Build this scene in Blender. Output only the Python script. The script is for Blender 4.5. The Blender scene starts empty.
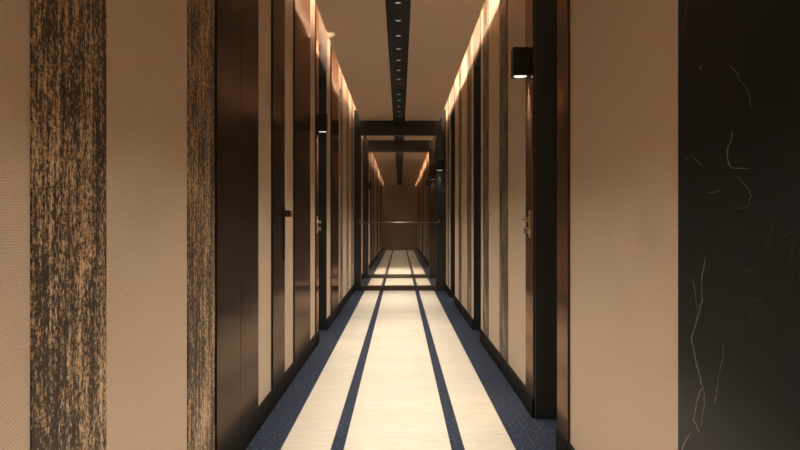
import bpy, bmesh, math, random
from mathutils import Vector, Matrix
random.seed(7)
S = bpy.context.scene
COL = S.collection
PI = math.pi

# ------------------------------------------------------------------ sizes (metres; x right, y into the corridor, z up)
XW = 0.735          # wall faces at +-XW
CAM_H = 1.05
HC = 2.72           # ceiling underside
HT = 3.05           # top of the light coves
XE = 0.635          # ceiling edge
Y0, Y1 = -1.6, 29.4
WT = 0.32           # wall thickness
BB = 0.11           # baseboard height
PORTALS = [11.2, 13.8]

# ------------------------------------------------------------------ materials
def new_mat(name):
    m = bpy.data.materials.new(name); m.use_nodes = True
    nt = m.node_tree
    b = nt.nodes['Principled BSDF']
    return m, nt, b

def N(nt, typ, **kw):
    n = nt.nodes.new(typ)
    for k, v in kw.items():
        if k in n.inputs: n.inputs[k].default_value = v
        else: setattr(n, k, v)
    return n

def coords(nt, scale=(1, 1, 1), rot=(0, 0, 0)):
    tc = N(nt, 'ShaderNodeTexCoord')
    mp = N(nt, 'ShaderNodeMapping')
    mp.inputs['Scale'].default_value = scale
    mp.inputs['Rotation'].default_value = rot
    nt.links.new(tc.outputs['Object'], mp.inputs['Vector'])
    return mp.outputs['Vector']

def ramp(nt, src, stops):
    r = N(nt, 'ShaderNodeValToRGB')
    e = r.color_ramp.elements
    e[0].position, e[0].color = stops[0][0], (*stops[0][1], 1)
    e[1].position, e[1].color = stops[-1][0], (*stops[-1][1], 1)
    for p, c in stops[1:-1]:
        k = e.new(p); k.color = (*c, 1)
    nt.links.new(src, r.inputs['Fac'])
    return r.outputs['Color']

def noise(nt, vec, scale, detail=3, rough=.55, dist=0):
    n = N(nt, 'ShaderNodeTexNoise')
    n.inputs['Scale'].default_value = scale; n.inputs['Detail'].default_value = detail
    n.inputs['Roughness'].default_value = rough; n.inputs['Distortion'].default_value = dist
    nt.links.new(vec, n.inputs['Vector'])
    return n.outputs['Fac']

def math_(nt, op, a, b=None, clamp=False):
    n = N(nt, 'ShaderNodeMath'); n.operation = op; n.use_clamp = clamp
    for i, v in enumerate((a, b)):
        if v is None: continue
        if isinstance(v, (int, float)): n.inputs[i].default_value = v
        else: nt.links.new(v, n.inputs[i])
    return n.outputs[0]

def mix(nt, fac, a, b, mode='MIX'):
    n = N(nt, 'ShaderNodeMix'); n.data_type = 'RGBA'; n.blend_type = mode
    for i, v in ((0, fac), (6, a), (7, b)):
        if isinstance(v, (int, float)): n.inputs[i].default_value = v
        elif isinstance(v, tuple): n.inputs[i].default_value = (*v, 1)
        else: nt.links.new(v, n.inputs[i])
    return n.outputs[2]

def bump(nt, b, h, strength=.3, dist=.002):
    n = N(nt, 'ShaderNodeBump'); n.inputs['Strength'].default_value = strength; n.inputs['Distance'].default_value = dist
    nt.links.new(h, n.inputs['Height']); nt.links.new(n.outputs['Normal'], b.inputs['Normal'])

def mat_wallpaper():
    m, nt, b = new_mat('cream_woven_wallpaper')
    v = coords(nt)
    w1 = N(nt, 'ShaderNodeTexWave'); w1.wave_type = 'BANDS'; w1.bands_direction = 'DIAGONAL'
    w1.inputs['Scale'].default_value = 62; w1.inputs['Distortion'].default_value = 2.2; w1.inputs['Detail'].default_value = 2; w1.inputs['Detail Scale'].default_value = 4
    nt.links.new(v, w1.inputs['Vector'])
    w2 = N(nt, 'ShaderNodeTexWave'); w2.wave_type = 'BANDS'; w2.bands_direction = 'Z'
    w2.inputs['Scale'].default_value = 58; w2.inputs['Distortion'].default_value = 1.5; w2.inputs['Detail'].default_value = 2
    nt.links.new(v, w2.inputs['Vector'])
    n = noise(nt, coords(nt, (1, 1, 3)), 130, 2)
    h = math_(nt, 'ADD', math_(nt, 'MULTIPLY', w1.outputs['Fac'], .4), math_(nt, 'ADD', math_(nt, 'MULTIPLY', w2.outputs['Fac'], .35), math_(nt, 'MULTIPLY', n, .6)))
    c = ramp(nt, h, [(.3, (.54, .415, .30)), (1.0, (.75, .59, .445))])
    nt.links.new(c, b.inputs['Base Color'])
    b.inputs['Roughness'].default_value = .75
    b.inputs['Specular IOR Level'].default_value = .25
    bump(nt, b, h, .2, .001)
    return m

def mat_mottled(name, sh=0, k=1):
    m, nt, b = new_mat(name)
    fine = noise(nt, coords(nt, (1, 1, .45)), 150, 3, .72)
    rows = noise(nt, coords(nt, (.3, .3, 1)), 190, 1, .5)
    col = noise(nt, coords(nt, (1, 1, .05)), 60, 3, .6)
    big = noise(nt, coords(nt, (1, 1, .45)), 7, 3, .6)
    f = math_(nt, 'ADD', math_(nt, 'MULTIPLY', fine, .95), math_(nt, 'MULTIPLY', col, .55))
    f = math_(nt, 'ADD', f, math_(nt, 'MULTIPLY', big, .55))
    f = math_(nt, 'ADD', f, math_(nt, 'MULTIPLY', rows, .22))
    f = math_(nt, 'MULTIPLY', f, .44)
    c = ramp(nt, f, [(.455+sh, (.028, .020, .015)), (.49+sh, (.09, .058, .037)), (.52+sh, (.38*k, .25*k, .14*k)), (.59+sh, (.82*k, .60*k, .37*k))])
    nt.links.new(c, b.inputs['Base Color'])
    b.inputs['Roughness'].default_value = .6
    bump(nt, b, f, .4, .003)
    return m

def mat_wood(name, dark, light, rough, coat):
    m, nt, b = new_mat(name)
    g = noise(nt, coords(nt, (1, 1, .03)), 60, 4, .6)
    w = noise(nt, coords(nt, (1, 1, .12)), 9, 2)
    f = math_(nt, 'ADD', math_(nt, 'MULTIPLY', g, .6), math_(nt, 'MULTIPLY', w, .4))
    c = ramp(nt, f, [(.38, dark), (.62, light)])
    nt.links.new(c, b.inputs['Base Color'])
    b.inputs['Roughness'].default_value = .7
    b.inputs['Specular IOR Level'].default_value = .1
    gl = N(nt, 'ShaderNodeBsdfGlossy'); gl.inputs['Roughness'].default_value = rough; gl.inputs['Color'].default_value = (*coat, 1)
    fr = N(nt, 'ShaderNodeFresnel'); fr.inputs[0].default_value = 1.32
    mx = N(nt, 'ShaderNodeMixShader')
    nt.links.new(fr.outputs[0], mx.inputs[0]); nt.links.new(b.outputs[0], mx.inputs[1]); nt.links.new(gl.outputs[0], mx.inputs[2])
    nt.links.new(mx.outputs[0], nt.nodes['Material Output'].inputs[0])
    return m

def mat_marble():
    m, nt, b = new_mat('black_marble_gold_veins')
    v = coords(nt, (1, 1, .55), (.35, 0, 0))
    warp = N(nt, 'ShaderNodeTexNoise'); warp.inputs['Scale'].default_value = 4; warp.inputs['Detail'].default_value = 4
    nt.links.new(v, warp.inputs['Vector'])
    add = N(nt, 'ShaderNodeVectorMath'); add.operation = 'MULTIPLY_ADD'
    nt.links.new(warp.outputs['Color'], add.inputs[0]); add.inputs[1].default_value = (.35, .35, .35); nt.links.new(v, add.inputs[2])
    vo = N(nt, 'ShaderNodeTexVoronoi'); vo.feature = 'DISTANCE_TO_EDGE'; vo.inputs['Scale'].default_value = 3.4
    nt.links.new(add.outputs[0], vo.inputs['Vector'])
    line = math_(nt, 'SUBTRACT', 1, math_(nt, 'MULTIPLY', vo.outputs['Distance'], 150), True)
    vo2 = N(nt, 'ShaderNodeTexVoronoi'); vo2.feature = 'DISTANCE_TO_EDGE'; vo2.inputs['Scale'].default_value = 10
    nt.links.new(add.outputs[0], vo2.inputs['Vector'])
    line2 = math_(nt, 'SUBTRACT', 1, math_(nt, 'MULTIPLY', vo2.outputs['Distance'], 60), True)
    k1 = math_(nt, 'MULTIPLY', math_(nt, 'SUBTRACT', noise(nt, v, 5.5, 2), .50), 9, True)
    k2 = math_(nt, 'MULTIPLY', math_(nt, 'SUBTRACT', noise(nt, v, 9, 2), .57), 8, True)
    l = math_(nt, 'ADD', math_(nt, 'MULTIPLY', line, k1), math_(nt, 'MULTIPLY', math_(nt, 'MULTIPLY', line2, k2), .5), True)
    c = mix(nt, l, (.022, .025, .025), (.055, .045, .036))
    nt.links.new(c, b.inputs['Base Color'])
    b.inputs['Roughness'].default_value = .22
    b.inputs['Specular IOR Level'].default_value = .04
    return m

def mat_plain(name, col, rough=.5, metal=0, spec=.5, bumpy=0):
    m, nt, b = new_mat(name)
    n = noise(nt, coords(nt), 45, 3)
    c = mix(nt, n, tuple(x * .93 for x in col), tuple(x * 1.07 for x in col))
    nt.links.new(c, b.inputs['Base Color'])
    b.inputs['Roughness'].default_value = rough; b.inputs['Metallic'].default_value = metal
    b.inputs['Specular IOR Level'].default_value = spec
    if bumpy: bump(nt, b, n, bumpy, .002)
    return m

def mat_carpet():
    m, nt, b = new_mat('cream_and_navy_striped_carpet')
    tc = N(nt, 'ShaderNodeTexCoord'); sx = N(nt, 'ShaderNodeSeparateXYZ')
    nt.links.new(tc.outputs['Object'], sx.inputs[0])
    wob = math_(nt, 'MULTIPLY', math_(nt, 'SUBTRACT', noise(nt, coords(nt), 160, 2), .5), .008)
    x = math_(nt, 'ADD', sx.outputs['X'], wob)
    def band(a, c):
        return math_(nt, 'MULTIPLY', math_(nt, 'GREATER_THAN', x, a), math_(nt, 'LESS_THAN', x, c))
    navy = math_(nt, 'ADD', math_(nt, 'LESS_THAN', x, -.558), math_(nt, 'GREATER_THAN', x, .541))
    navy = math_(nt, 'ADD', navy, math_(nt, 'ADD', band(-.325, -.263), band(.241, .303)), True)
    fine = noise(nt, coords(nt), 210, 3, .7)
    weave = noise(nt, coords(nt, (.28, 1, 1)), 34, 4, .65)
    blot = noise(nt, coords(nt, (.35, 1, 1)), 3.0, 3, .6)
    f = math_(nt, 'ADD', math_(nt, 'MULTIPLY', fine, .45), math_(nt, 'ADD', math_(nt, 'MULTIPLY', weave, .35), math_(nt, 'MULTIPLY', blot, .25)))
    cream = ramp(nt, f, [(.37, (.37, .315, .245)), (.65, (.54, .475, .38))])
    fb = math_(nt, 'ADD', math_(nt, 'MULTIPLY', fine, .35), math_(nt, 'MULTIPLY', noise(nt, coords(nt), 62, 2, .7), .65))
    blue = ramp(nt, fb, [(.40, (.003, .005, .012)), (.52, (.012, .0175, .033)), (.62, (.07, .085, .125))])
    c = mix(nt, navy, cream, blue)
    nt.links.new(c, b.inputs['Base Color'])
    b.inputs['Roughness'].default_value = .95; b.inputs['Specular IOR Level'].default_value = .1
    b.inputs['Sheen Weight'].default_value = .1
    bump(nt, b, f, .5, .006)
    return m

def mat_emit(name, col, strength):
    m = bpy.data.materials.new(name); m.use_nodes = True
    nt = m.node_tree; nt.nodes.clear()
    e = N(nt, 'ShaderNodeEmission'); e.inputs[0].default_value = (*col, 1); e.inputs[1].default_value = strength
    o = N(nt, 'ShaderNodeOutputMaterial'); nt.links.new(e.outputs[0], o.inputs[0])
    return m

def mat_glass():
    m = bpy.data.materials.new('smoked_clear_glass'); m.use_nodes = True
    nt = m.node_tree; nt.nodes.clear()
    t = N(nt, 'ShaderNodeBsdfTransparent'); t.inputs[0].default_value = (.80, .76, .72, 1)
    g = N(nt, 'ShaderNodeBsdfGlossy'); g.inputs['Roughness'].default_value = .12
    f = N(nt, 'ShaderNodeFresnel'); f.inputs[0].default_value = 1.6
    mx = N(nt, 'ShaderNodeMixShader'); o = N(nt, 'ShaderNodeOutputMaterial')
    nt.links.new(f.outputs[0], mx.inputs[0]); nt.links.new(t.outputs[0], mx.inputs[1]); nt.links.new(g.outputs[0], mx.inputs[2])
    nt.links.new(mx.outputs[0], o.inputs[0])
    return m

M = dict(
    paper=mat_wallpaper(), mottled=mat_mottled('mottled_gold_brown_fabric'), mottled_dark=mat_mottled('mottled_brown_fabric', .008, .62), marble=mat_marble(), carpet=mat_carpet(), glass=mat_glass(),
    wood=mat_wood('dark_walnut_lacquer', (.013, .012, .011), (.019, .016, .014), .16, (.44, .31, .235)),
    bronze=mat_wood('bronze_brown_lacquer', (.045, .026, .018), (.065, .038, .026), .13, (.72, .48, .35)),
    black=mat_wood('black_stained_oak', (.040, .044, .044), (.050, .053, .051), .4, (.30, .29, .28)),
    base=mat_wood('dark_baseboard_paint', (.010, .009, .0085), (.014, .012, .011), .5, (.05, .045, .04)),
    ceil=mat_plain('tan_ceiling_paint', (.85, .63, .46), .85, 0, .2, .1),
    slot=mat_plain('black_ceiling_slot_metal', (.009, .010, .010), .6, 0, .2),
    ring=mat_plain('dark_trim_ring', (.05, .05, .05), .4, .6),
    iron=mat_plain('black_powder_coat', (.013, .0145, .0145), .5, 0, .25),
    nickel=mat_plain('brushed_nickel', (.72, .62, .50), .28, 1),
    brown=mat_plain('brown_bronze_metal', (.20, .12, .07), .35, .8),
    steel=mat_plain('satin_brass_rail', (.40, .34, .28), .35, 1),
    vein_gold=mat_plain('gold_vein', (.19, .15, .115), .4), vein_brown=mat_plain('brown_vein', (.08, .062, .048), .4),
    lintel=mat_plain('cove_lit_lintel_wood', (.26, .20, .16), .6),  # dark wood lightened to taupe, the cove glow put into its colour
    sill=mat_plain('dark_brown_threshold', (.055, .038, .028), .5),
    lens=mat_emit('downlight_lens', (.9, .92, .9), .42),
    lens_off=mat_plain('unlit_lens', (.03, .03, .03), .3),
    lampglow=mat_emit('sconce_lens', (1, .9, .76), 1.15),
    led_soft=mat_emit('warm_led_soft', (1, .86, .68), 32),
    led=mat_emit('warm_led', (1, .86, .66), 75),
)

# ------------------------------------------------------------------ mesh helpers
def box(bm, x0, x1, y0, y1, z0, z1, bevel=0):
    r = bmesh.ops.create_cube(bm, size=1)
    vs = r['verts']
    bmesh.ops.scale(bm, vec=(abs(x1-x0), abs(y1-y0), abs(z1-z0)), verts=vs)
    bmesh.ops.translate(bm, vec=((x0+x1)/2, (y0+y1)/2, (z0+z1)/2), verts=vs)
    if bevel:
        es = list({e for v in vs for e in v.link_edges})
        bmesh.ops.bevel(bm, geom=es, offset=bevel, segments=2, affect='EDGES', profile=.6)

def tube(bm, a, b, r, seg=16, r2=None):
    a, b = Vector(a), Vector(b); d = b - a
    res = bmesh.ops.create_cone(bm, cap_ends=True, segments=seg, radius1=r, radius2=r if r2 is None else r2, depth=d.length)
    q = Vector((0, 0, 1)).rotation_difference(d.normalized())
    bmesh.ops.transform(bm, matrix=Matrix.Translation((a+b)/2) @ q.to_matrix().to_4x4(), verts=res['verts'])

def ring(bm, c, r_in, r_out, z0, z1, seg=28):
    L = []
    for r, z in ((r_in, z0), (r_out, z0), (r_out, z1), (r_in, z1)):
        L.append([bm.verts.new((c[0]+r*math.cos(2*PI*i/seg), c[1]+r*math.sin(2*PI*i/seg), z)) for i in range(seg)])
    for k in range(4):
        A, B = L[k], L[(k+1) % 4]
        for i in range(seg):
            bm.faces.new((A[i], A[(i+1) % seg], B[(i+1) % seg], B[i]))

def obj(name, bm, mat, parent=None, smooth=False):
    bmesh.ops.recalc_face_normals(bm, faces=bm.faces)
    me = bpy.data.meshes.new(name); bm.to_mesh(me); bm.free()
    if smooth:
        for p in me.polygons: p.use_smooth = True
    me.materials.append(mat)
    o = bpy.data.objects.new(name, me); COL.objects.link(o)
    if parent is not None: o.parent = parent
    return o

def bxo(name, dims, mat, parent=None, bevel=0):
    bm = bmesh.new(); box(bm, *dims, bevel); return obj(name, bm, mat, parent)

def tag(o, label, cat, group=None):
    o['label'] = label; o['category'] = cat; o['kind'] = 'thing'
    if group: o['group'] = group
    return o

def struct(o, label=None):
    o['kind'] = 'structure'
    if label: o['label'] = label
    return o

def empty(name, loc=(0, 0, 0)):
    o = bpy.data.objects.new(name, None); o.empty_display_size = .1; COL.objects.link(o); o.location = loc
    return o

def local(dims, loc):
    return (dims[0]-loc[0], dims[1]-loc[0], dims[2]-loc[1], dims[3]-loc[1], dims[4]-loc[2], dims[5]-loc[2])

def area_light(name, loc, size, energy, color, spread, up=False, parent=None):
    L = bpy.data.lights.new(name, 'AREA'); L.shape = 'DISK'; L.size = size; L.energy = energy; L.color = color; L.spread = spread
    o = bpy.data.objects.new(name, L); COL.objects.link(o); o.location = loc
    if up: o.rotation_euler = (PI, 0, 0)
    if parent is not None: o.parent = parent
    return o

# ------------------------------------------------------------------ floor, walls, ceiling
bm = bmesh.new(); box(bm, -XW-WT, XW+WT, Y0-.1, Y1+.1, -.06, 0)
struct(obj('floor', bm, M['carpet']), 'cream carpet with navy stripes and navy borders')

# recesses: (y0, y1, depth, head height)
REC_L = [(6.24, 7.00, .13, 2.56)]
REC_R = [(3.227, 3.80, .24, 2.62), (6.35, 6.98, .20, 2.64), (9.35, 10.15, .18, 2.62)]
def wall(name, s, recs):
    bm = bmesh.new()
    x0, x1 = s*XW, s*(XW+WT)
    y = Y0
    for a, b, d, h in recs:
        box(bm, x0, x1, y, a, 0, HT)
        box(bm, x0, x1, a, b, h, HT)
        box(bm, s*(XW+d+.05), x1, a, b, 0, h)
        y = b
    box(bm, x0, x1, y, Y1, 0, HT)
    return struct(obj(name, bm, M['paper']))
wall('wall_left', -1, REC_L)['label'] = 'left corridor wall papered in cream weave'
wall('wall_right', 1, REC_R)['label'] = 'right corridor wall papered in cream weave'
struct(bxo('wall_end', (-XW, XW, Y1, Y1+.1, 0, HT), M['paper']), 'far end wall of the corridor')
struct(bxo('wall_back', (-XW, XW, Y0-.1, Y0, 0, HT), M['paper']))

def base(name, s, recs):
    bm = bmesh.new(); y = Y0
    for a, b, *_ in recs:
        box(bm, s*(XW-.014), s*XW, y, a, 0, BB, .003); y = b
    box(bm, s*(XW-.014), s*XW, y, Y1, 0, BB, .003)
    return struct(obj(name, bm, M['base']))
base('baseboard_left', -1, REC_L); base('baseboard_right', 1, REC_R)

SLOT0, SLOT1 = -.111, .082
bm = bmesh.new()
ys = [Y0] + [v for p in PORTALS for v in (p, p+.12)] + [Y1]
for a, b in zip(ys[::2], ys[1::2]):
    box(bm, -XE, SLOT0, a, b, HC, HC+.03)
    box(bm, SLOT1, XE, a, b, HC, HC+.03)
box(bm, -XW-WT, XW+WT, Y0-.1, Y1+.1, HT, HT+.08)
struct(obj('ceiling', bm, M['ceil']), 'tan dropped ceiling between two glowing light coves')

# black slot in the ceiling, one run per bay
run_words = ['long black lighting slot along the ceiling in front of the glass partition',
             'short black lighting slot in the ceiling just behind the glass partition',
             'farthest black lighting slot in the ceiling, running to the end wall']
for (a, b), w in zip(zip(ys[::2], ys[1::2]), run_words):
    o = bxo('lighting_slot', local((SLOT0+.001, SLOT1-.001, a, b, HC+.004, HC+.03), (-.0145, a, HC)), M['slot'])
    o.location = (-.0145, a, HC)
    tag(o, w, 'lighting slot', 'black lighting slots in the ceiling')

# ------------------------------------------------------------------ downlights
LX = -.0145
def ordinal(n):
    return ['nearest', 'second', 'third', 'fourth', 'fifth', 'sixth', 'seventh', 'eighth', 'ninth', 'tenth', 'eleventh', 'twelfth', 'thirteenth'][n]
WARM = (1.0, .94, .84)
def proto_downlight():
    r = empty('recessed_downlight')
    bm = bmesh.new(); ring(bm, (0, 0), .023, .029, -.003, .004); obj('trim_ring', bm, M['ring'], r, True)
    bm = bmesh.new(); tube(bm, (0, 0, .001), (0, 0, .004), .0228, 24); obj('lens', bm, M['lens'], r)
    return r
PROTO = proto_downlight()
used = [False]
def downlight(y, label, group, energy, off=False):
    if not used[0]:
        r = PROTO; used[0] = True
    else:
        r = PROTO.copy(); COL.objects.link(r)
        for ch in PROTO.children:
            if ch.type != 'MESH': continue
            c = ch.copy(); COL.objects.link(c); c.parent = r
    r.location = (LX, y, HC)
    tag(r, label, 'downlight', group)
    if off:
        for c in r.children:
            if c.name.startswith('lens'):
                c.data = c.data.copy(); c.data.materials[0] = M['lens_off']
        return
    area_light('downlight_lamp', (0, 0, -.006), .044, energy, WARM, math.radians(SPREAD), parent=r)

SPREAD = 55
E_DOWN = 4.7
SP = .4595; YD = 5.26
for k in range(13):
    downlight(YD + SP*k,
              f'{ordinal(k)} small round downlight in view in the black ceiling slot' + (', unlit' if k == 7 else ', lit'),
              'downlights in the ceiling slot', E_DOWN, off=(k == 7))
for k in range(1, 15):
    downlight(YD - SP*k, 'small round downlight overhead, above the top edge of the view', 'downlights above the view', E_DOWN)
y = PORTALS[0] + .75
while y < 28.8:
    if not any(p-.1 < y < p+.25 for p in PORTALS):
        downlight(y, 'tiny dim downlight in the ceiling slot beyond the glass partition', 'downlights beyond the glass',
                  (9.0 if y < 17 else (2.8 if y < 20 else 2.3)))
    y += .46 if y < 16.6 else .92

# ------------------------------------------------------------------ cove LED strips
for s, x, z, w in ((-1, .590, HC+.125, 'left'), (1, .560, HC+.078, 'right')):
    bm = bmesh.new()
    y = Y0
    while y < Y1-.01:
        box(bm, s*x-.006, s*x+.006, y, min(y+1.0, Y1), z-.004, z+.004); y += 1.0
    o = obj('led_strip', bm, M['led'] if s > 0 else M['led_soft']); o.location = (0, 0, 0)
    tag(o, f'warm light strip glowing in the cove above the {w} ceiling edge', 'light strip', 'cove light strips')
    bm = bmesh.new()
    box(bm, s*x-.004, s*x+.004, Y0, Y1, HC+.03, z-.004)
    obj('led_channel', bm, M['ceil'], o)

# ------------------------------------------------------------------ panels on the walls
def panel(name, s, y0, y1, mat, label, cat, group=None, t=.008, z0=BB, z1=HT-.002, bevel=.002):
    loc = (s*XW, y0, z0)
    o = bxo(name, local((s*(XW-t), s*XW, y0, y1, z0, z1), loc), mat, None, bevel)
    o.location = loc
    return tag(o, label, cat, group)

G_F = 'mottled fabric strips on the walls'
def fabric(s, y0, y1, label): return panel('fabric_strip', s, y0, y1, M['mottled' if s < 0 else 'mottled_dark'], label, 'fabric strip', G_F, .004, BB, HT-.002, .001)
fabric(-1, 1.39, 1.744, 'wide mottled gold and brown fabric strip at the left edge of the view')
fabric(-1, 2.4155, 2.766, 'mottled gold and brown fabric strip beside the first dark wood panel on the left')
fabric(-1, 8.62, 8.95, 'narrow mottled strip after the last dark wood panel on the left wall')
fabric(-1, 9.62, 9.95, 'middle one of three far mottled strips on the left wall')
fabric(-1, 10.55, 10.9, 'mottled strip on the left wall nearest the glass partition')
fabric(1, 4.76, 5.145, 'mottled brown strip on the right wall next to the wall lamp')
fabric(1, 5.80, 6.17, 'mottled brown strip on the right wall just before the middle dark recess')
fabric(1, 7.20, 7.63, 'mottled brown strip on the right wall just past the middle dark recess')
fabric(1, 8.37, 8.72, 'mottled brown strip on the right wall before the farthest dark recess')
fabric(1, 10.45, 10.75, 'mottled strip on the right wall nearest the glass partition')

G_W = 'dark wood panels on the left wall'
# first panel: two leaves
r = empty('wood_panel', (-XW, 2.766, BB)); tag(r, 'widest dark glossy wood panel with a centre seam, nearest on the left wall', 'wood panel', G_W)
for a, b in ((2.766, 3.1745), (3.1775, 3.578)):
    bxo('panel_leaf', local((-XW, -XW+.012, a, b, BB, HT-.002), r.location), M['wood'], r, .0015)
panel('wood_panel', -1, 4.81, 5.65, M['wood'], 'dark glossy wood panel between two cream strips before the left wall lamp', 'wood panel', G_W, .012)
panel('wood_panel', -1, 7.39, 8.26, M['wood'], 'dark wood panel just past the recessed door on the left wall', 'wood panel', G_W, .012)

# near right marble
o = panel('marble_slab', 1, 1.0, 1.797, M['marble'], 'black marble slab with thin gold veins at the right edge of the view', 'marble slab', None, .022, 0.0, HT-.002, .002)
VEINS = [  # (height and distance run of each vein on the slab face, in metres), half width
    ([(705,257),(701,285),(702,300),(697.5,317),(691.5,337),(694,352),(699,372),(702.5,387),(696,402),(694,420),(700,433)], .0022, 0),
    ([(692.5,277),(695,290),(697,303),(698,315)], .0014, 1), ([(702.5,387),(704.5,400),(703,412),(701,426)], .0016, 1),
    ([(691.5,431),(685.5,440),(681.5,452)], .0022, 0), ([(724,342),(723,358),(720,375),(716.5,391),(715,404)], .0022, 1),
    ([(687,-4),(685.5,18),(681,36)], .0016, 1), ([(730,65),(741,80),(747,90),(752,110)], .0013, 1),
    ([(684,162),(692,155),(697,161),(702,165)], .0020, 1), ([(733,131),(731,140),(728,147),(728,160),(731,168),(750,168.5)], .0022, 0),
    ([(706,192),(712,193),(722,190)], .0014, 1), ([(737,175),(746,186),(751,196),(748,207),(738,209)], .0014, 1), ([(699,66),(702,70),(701,63)], .0016, 1),
]
XF = XW-.022
def vein_mesh():
    """thin gold veins inlaid in the slab face (same mesh as the slab, second material slot)"""
    me = o.data
    for mname in ('vein_gold', 'vein_brown'): me.materials.append(M[mname])
    bm = bmesh.new(); bm.from_mesh(me)
    for pts, hw, mi in VEINS:
        P = []
        for u, v in pts:
            y = XF*700/(u-400); P.append(Vector((XF-.0003, y, CAM_H-(v-225)*y/700)) - o.location)
        fine = []
        for a, b in zip(P, P[1:]):
            for k in range(3):
                p = a.lerp(b, k/3); p.y += random.uniform(-.004, .004); fine.append(p)
        fine.append(P[-1])
        prev = None
        for k, p in enumerate(fine):
            d = fine[min(k+1, len(fine)-1)] - fine[max(k-1, 0)]
            n = Vector((0, -d.z, d.y)).normalized() * hw * .75 * random.uniform(.35, 1.25) * (.3 if k in (0, len(fine)-1) else 1)
            n.y *= 1.6
            cur = (bm.verts.new(p-n), bm.verts.new(p+n))
            if prev:
                f = bm.faces.new((prev[0], prev[1], cur[1], cur[0])); f.material_index = 1+mi
            prev = cur
    bm.to_mesh(me); bm.free()
vein_mesh()
# (its foot stands on the carpet in front of the baseboard line)

# bays beyond the glass: strips and panels
k = 0
for s, w in ((-1, 'left'), (1, 'right')):
    for a, b, ty in ((11.9, 12.5, 'w'), (12.9, 13.25, 'f'), (14.4, 15.2, 'w'), (15.6, 15.95, 'f'), (17.2, 18.0, 'w'), (18.4, 18.75, 'f'), (19.2, 19.8, 'w'),
                     (20.9, 21.3, 'f'), (22.0, 22.9, 'w'), (23.4, 23.8, 'f'), (25.2, 26.1, 'w'), (26.7, 27.1, 'f'), (27.8, 28.6, 'w')):
        if ty == 'w':
            panel('wood_panel', s, a, b, M['wood'], f'dark wood panel on the {w} wall beyond the glass partition', 'wood panel', f'wood panels on the {w} beyond the glass', .012)
        else:
            fabric(s, a, b, f'thin mottled strip on the {w} wall beyond the glass partition')['group'] = f'mottled strips on the {w} beyond the glass'

# ------------------------------------------------------------------ doors
def handle(parent, s, y, z, mat):
    """lever handle with thumb turn on a tall back plate, on the face x = s*XW; levers stand out into the corridor"""
    x = s*(XW-.012)
    L = parent.location
    def P(px, py, pz): return (px-L[0], py-L[1], pz-L[2])
    bm = bmesh.new(); box(bm, *local((x, x-s*.007, y-.022, y+.022, z-.075, z+.075), L), .002)
    h = obj('door_handle', bm, mat, parent)
    bm = bmesh.new()
    tube(bm, P(x-s*.007, y, z+.025), P(x-s*.030, y, z+.025), .010, 14)
    box(bm, *local((x-s*.024, x-s*.038, y-.10, y+.012, z+.014, z+.036), L), .003)
    obj('lever', bm, mat, h)
    bm = bmesh.new()
    tube(bm, P(x-s*.007, y, z-.035), P(x-s*.026, y, z-.035), .015, 16)
    box(bm, *local((x-s*.026, x-s*.036, y-.005, y+.005, z-.052, z-.018), L), .002)
    obj('thumb_turn', bm, mat, h)
    return h

def recess_door(name, s, rec, label, casings, lintel=True):
    a, b, d, h = rec
    r = empty(name, (s*XW, (a+b)/2, 0)); struct(r, label)
    L = r.location
    bxo('door_leaf', local((s*(XW+d), s*(XW+d+.05), a+.018, b-.018, .004, h-.018), L), M['black'], r, .002)
    for y0, y1 in ((a, a+.018), (b-.018, b)):
        bxo('door_jamb', local((s*(XW-.002), s*(XW+d+.05), y0, y1, 0, h-.018), L), M['black'], r, .001)
    bxo('door_head', local((s*(XW-.002), s*(XW+d+.05), a, b, h-.018, h), L), M['black'], r, .001)
    bxo('lintel_panel', local((s*(XW-.010), s*XW, a, b, h+.002, HT-.002), L), M['lintel'], r, .001)
    for y0, y1 in casings:
        bxo('door_casing', local((s*(XW-.012), s*XW, y0, y1, BB, HT-.002), L), M['bronze'], r, .003)
        bxo('plinth_block', local((s*(XW-.018), s*(XW-.014), y0, y1, 0, BB), L), M['base'], r, .001)
    return r

d1 = empty('door_1', (-XW, 3.988, BB)); struct(d1, 'narrow dark wood door on the left wall with a square handle block')
bxo('door_leaf', local((-XW, -XW+.012, 3.988, 4.397, BB, HT-.002), d1.location), M['wood'], d1, .002)
bm = bmesh.new(); box(bm, *local((-XW+.012, -XW+.018, 4.335, 4.375, .83, 1.16), d1.location), .0015)
hb = obj('door_handle', bm, M['iron'], d1)
bm = bmesh.new(); box(bm, *local((-XW+.018, -XW+.058, 4.32, 4.385, 1.10, 1.142), d1.location), .004)
obj('handle_block', bm, M['brown'], hb)

d2 = recess_door('door_2', -1, REC_L[0], 'recessed black door past the wall lamp on the left wall', [(6.05, 6.238)])
handle(d2, -1, 6.085, 1.05, M['nickel'])
d3 = recess_door('door_3', 1, REC_R[0], 'recessed black door between bronze casings, nearest on the right wall', [(3.02, 3.225), (3.802, 4.035)])
handle(d3, 1, 3.885, 1.055, M['nickel'])
d4 = recess_door('door_4', 1, REC_R[1], 'recessed black door in the middle of the right wall', [])
d5 = recess_door('door_5', 1, REC_R[2], 'recessed black door on the right wall nearest the glass partition', [])

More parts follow.
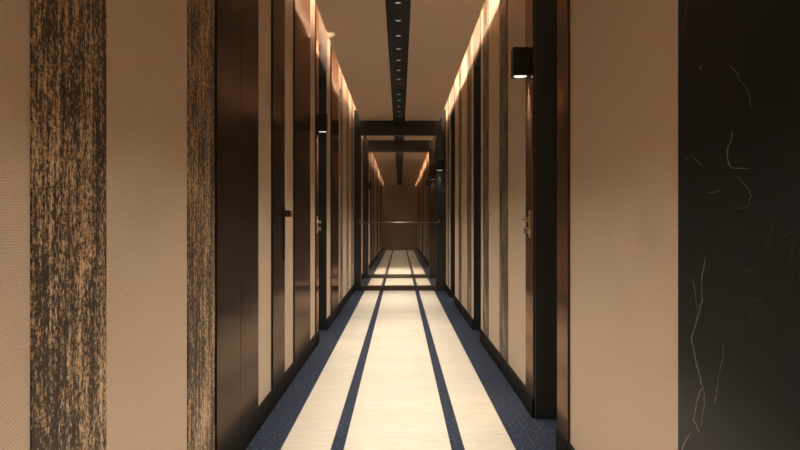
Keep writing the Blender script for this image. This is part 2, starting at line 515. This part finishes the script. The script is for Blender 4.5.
# ------------------------------------------------------------------ wall lamps
def sconce(s, x_face, y, zc, label, w=.08, h=.158, out=(1, 0), e=1.1):
    """square tube up-and-down lamp; out = direction it stands out from its mounting face (x, y)"""
    r = empty('wall_lamp', (x_face, y, zc)); tag(r, label, 'wall lamp', 'up and down wall lamps')
    g = .005
    cx, cy = out[0]*(g+w/2), out[1]*(g+w/2)
    bm = bmesh.new()
    box(bm, cx-w/2, cx+w/2, cy-w/2, cy+w/2, -h/2, h/2)
    bm.faces.ensure_lookup_table()
    es = [ed for ed in bm.edges if abs(ed.verts[0].co.z-ed.verts[1].co.z) > h*.5]
    bmesh.ops.bevel(bm, geom=es, offset=.004, segments=2, affect='EDGES')
    for sg in (1, -1):
        f = [f for f in bm.faces if abs(f.normal.z) > .9 and f.calc_center_median().z*sg > h*.4]
        q = bmesh.ops.inset_region(bm, faces=f, thickness=.007)
        for v in f[0].verts: v.co.z -= sg*.004
    obj('lamp_body', bm, M['iron'], r)
    bm = bmesh.new()
    if out[0]: box(bm, 0, out[0]*g, -.03, .03, -.05, .05, .001)
    else: box(bm, -.03, .03, 0, out[1]*g, -.05, .05, .001)
    obj('wall_plate', bm, M['iron'], r)
    for sg in (1, -1):
        bm = bmesh.new(); z = sg*(h/2-.004)
        tube(bm, (cx, cy, z), (cx, cy, z+sg*.002), w*.41, 24)
        obj('lamp_lens', bm, M['lampglow'], r)
        area_light('wall_lamp_bulb', (cx*.5, cy*.5, sg*(h/2-.0005)), .022, e*(.18 if sg > 0 else 1), (1, .80, .56), math.radians(22 if sg > 0 else 44), up=(sg > 0), parent=r)
    return r
sconce(1, XW-.012, 3.93, 1.96, 'black up and down wall lamp on the right wall, largest in view', w=.088, out=(-1, 0))
sconce(-1, -XW+.012, 6.145, 1.945, 'black wall lamp on the left wall beside the recessed door', out=(1, 0))

# ------------------------------------------------------------------ portal frames and the glass partition
PX0, PX1 = -.624, .576
def portal(y, name, label, cat, glass=False, sill=True):
    r = empty(name, (0, y, 0)); tag(r, label, cat)
    bxo('frame_post', (-XW, PX0, 0, .12, 0, 2.89), M['black'], r, .003)
    bxo('frame_post', (PX1, XW, 0, .12, 0, 2.89), M['black'], r, .003)
    bxo('frame_header', (PX0, PX1, 0, .12, 2.49, HC+.03), M['black'], r, .003)
    bxo('threshold', (PX0, PX1, 0, .12, 0, .075), M['sill'], r, .003)
    if glass:
        bxo('glass_pane', (PX0, PX1, .055, .065, .075, 2.49), M['glass'], r)
        bm = bmesh.new()
        z = 1.09; yy = -.055
        tube(bm, (-.64, yy, z), (.62, yy, z), .0075, 14)
        bar = obj('push_bar', bm, M['steel'], r, True)
        for x in (-.64, .62):
            bm = bmesh.new(); tube(bm, (x, yy, z-.012), (x, yy, z+.045), .009, 12); tube(bm, (x, yy, z+.036), (x, 0, z+.036), .008, 12)
            obj('bracket', bm, M['steel'], bar, True)
    return r
portal(PORTALS[0], 'glass_partition', 'dark framed glass partition with a horizontal bar across the corridor', 'glass partition', True)
portal(PORTALS[1], 'portal_frame', 'dark portal frame spanning the corridor behind the glass partition', 'portal frame')

sconce(1, .632, PORTALS[0], 1.985+.02, 'small black wall lamp on the right post of the glass partition', w=.105, h=.17, out=(0, -1), e=.12)
sconce(1, .650, PORTALS[1], 2.03, 'small black wall lamp on the right post of the frame behind the glass', w=.09, h=.17, out=(0, -1), e=.12)
sconce(1, XW, 17.05, 2.07, 'small black wall lamp farthest along the right wall behind the glass', w=.10, h=.17, out=(-1, 0), e=.1)
sconce(-1, -XW, 15.5, 1.92, 'tiny black wall lamp on the left wall behind the glass', w=.09, h=.17, out=(1, 0), e=.3)

# ------------------------------------------------------------------ camera, world, view
cam = bpy.data.cameras.new('camera'); cam.sensor_width = 36; cam.lens = 31.5; cam.clip_start = .05; cam.clip_end = 100
co = bpy.data.objects.new('camera', cam); COL.objects.link(co)
co.location = (0, 0, CAM_H); co.rotation_euler = (PI/2, 0, 0)
S.camera = co
w = bpy.data.worlds.new('dark'); S.world = w; w.use_nodes = True
w.node_tree.nodes['Background'].inputs[0].default_value = (.02, .02, .02, 1)
S.view_settings.view_transform = 'Standard'; S.view_settings.look = 'None'
S.view_settings.gamma = 1; S.view_settings.exposure = 0; S.view_settings.use_curve_mapping = False
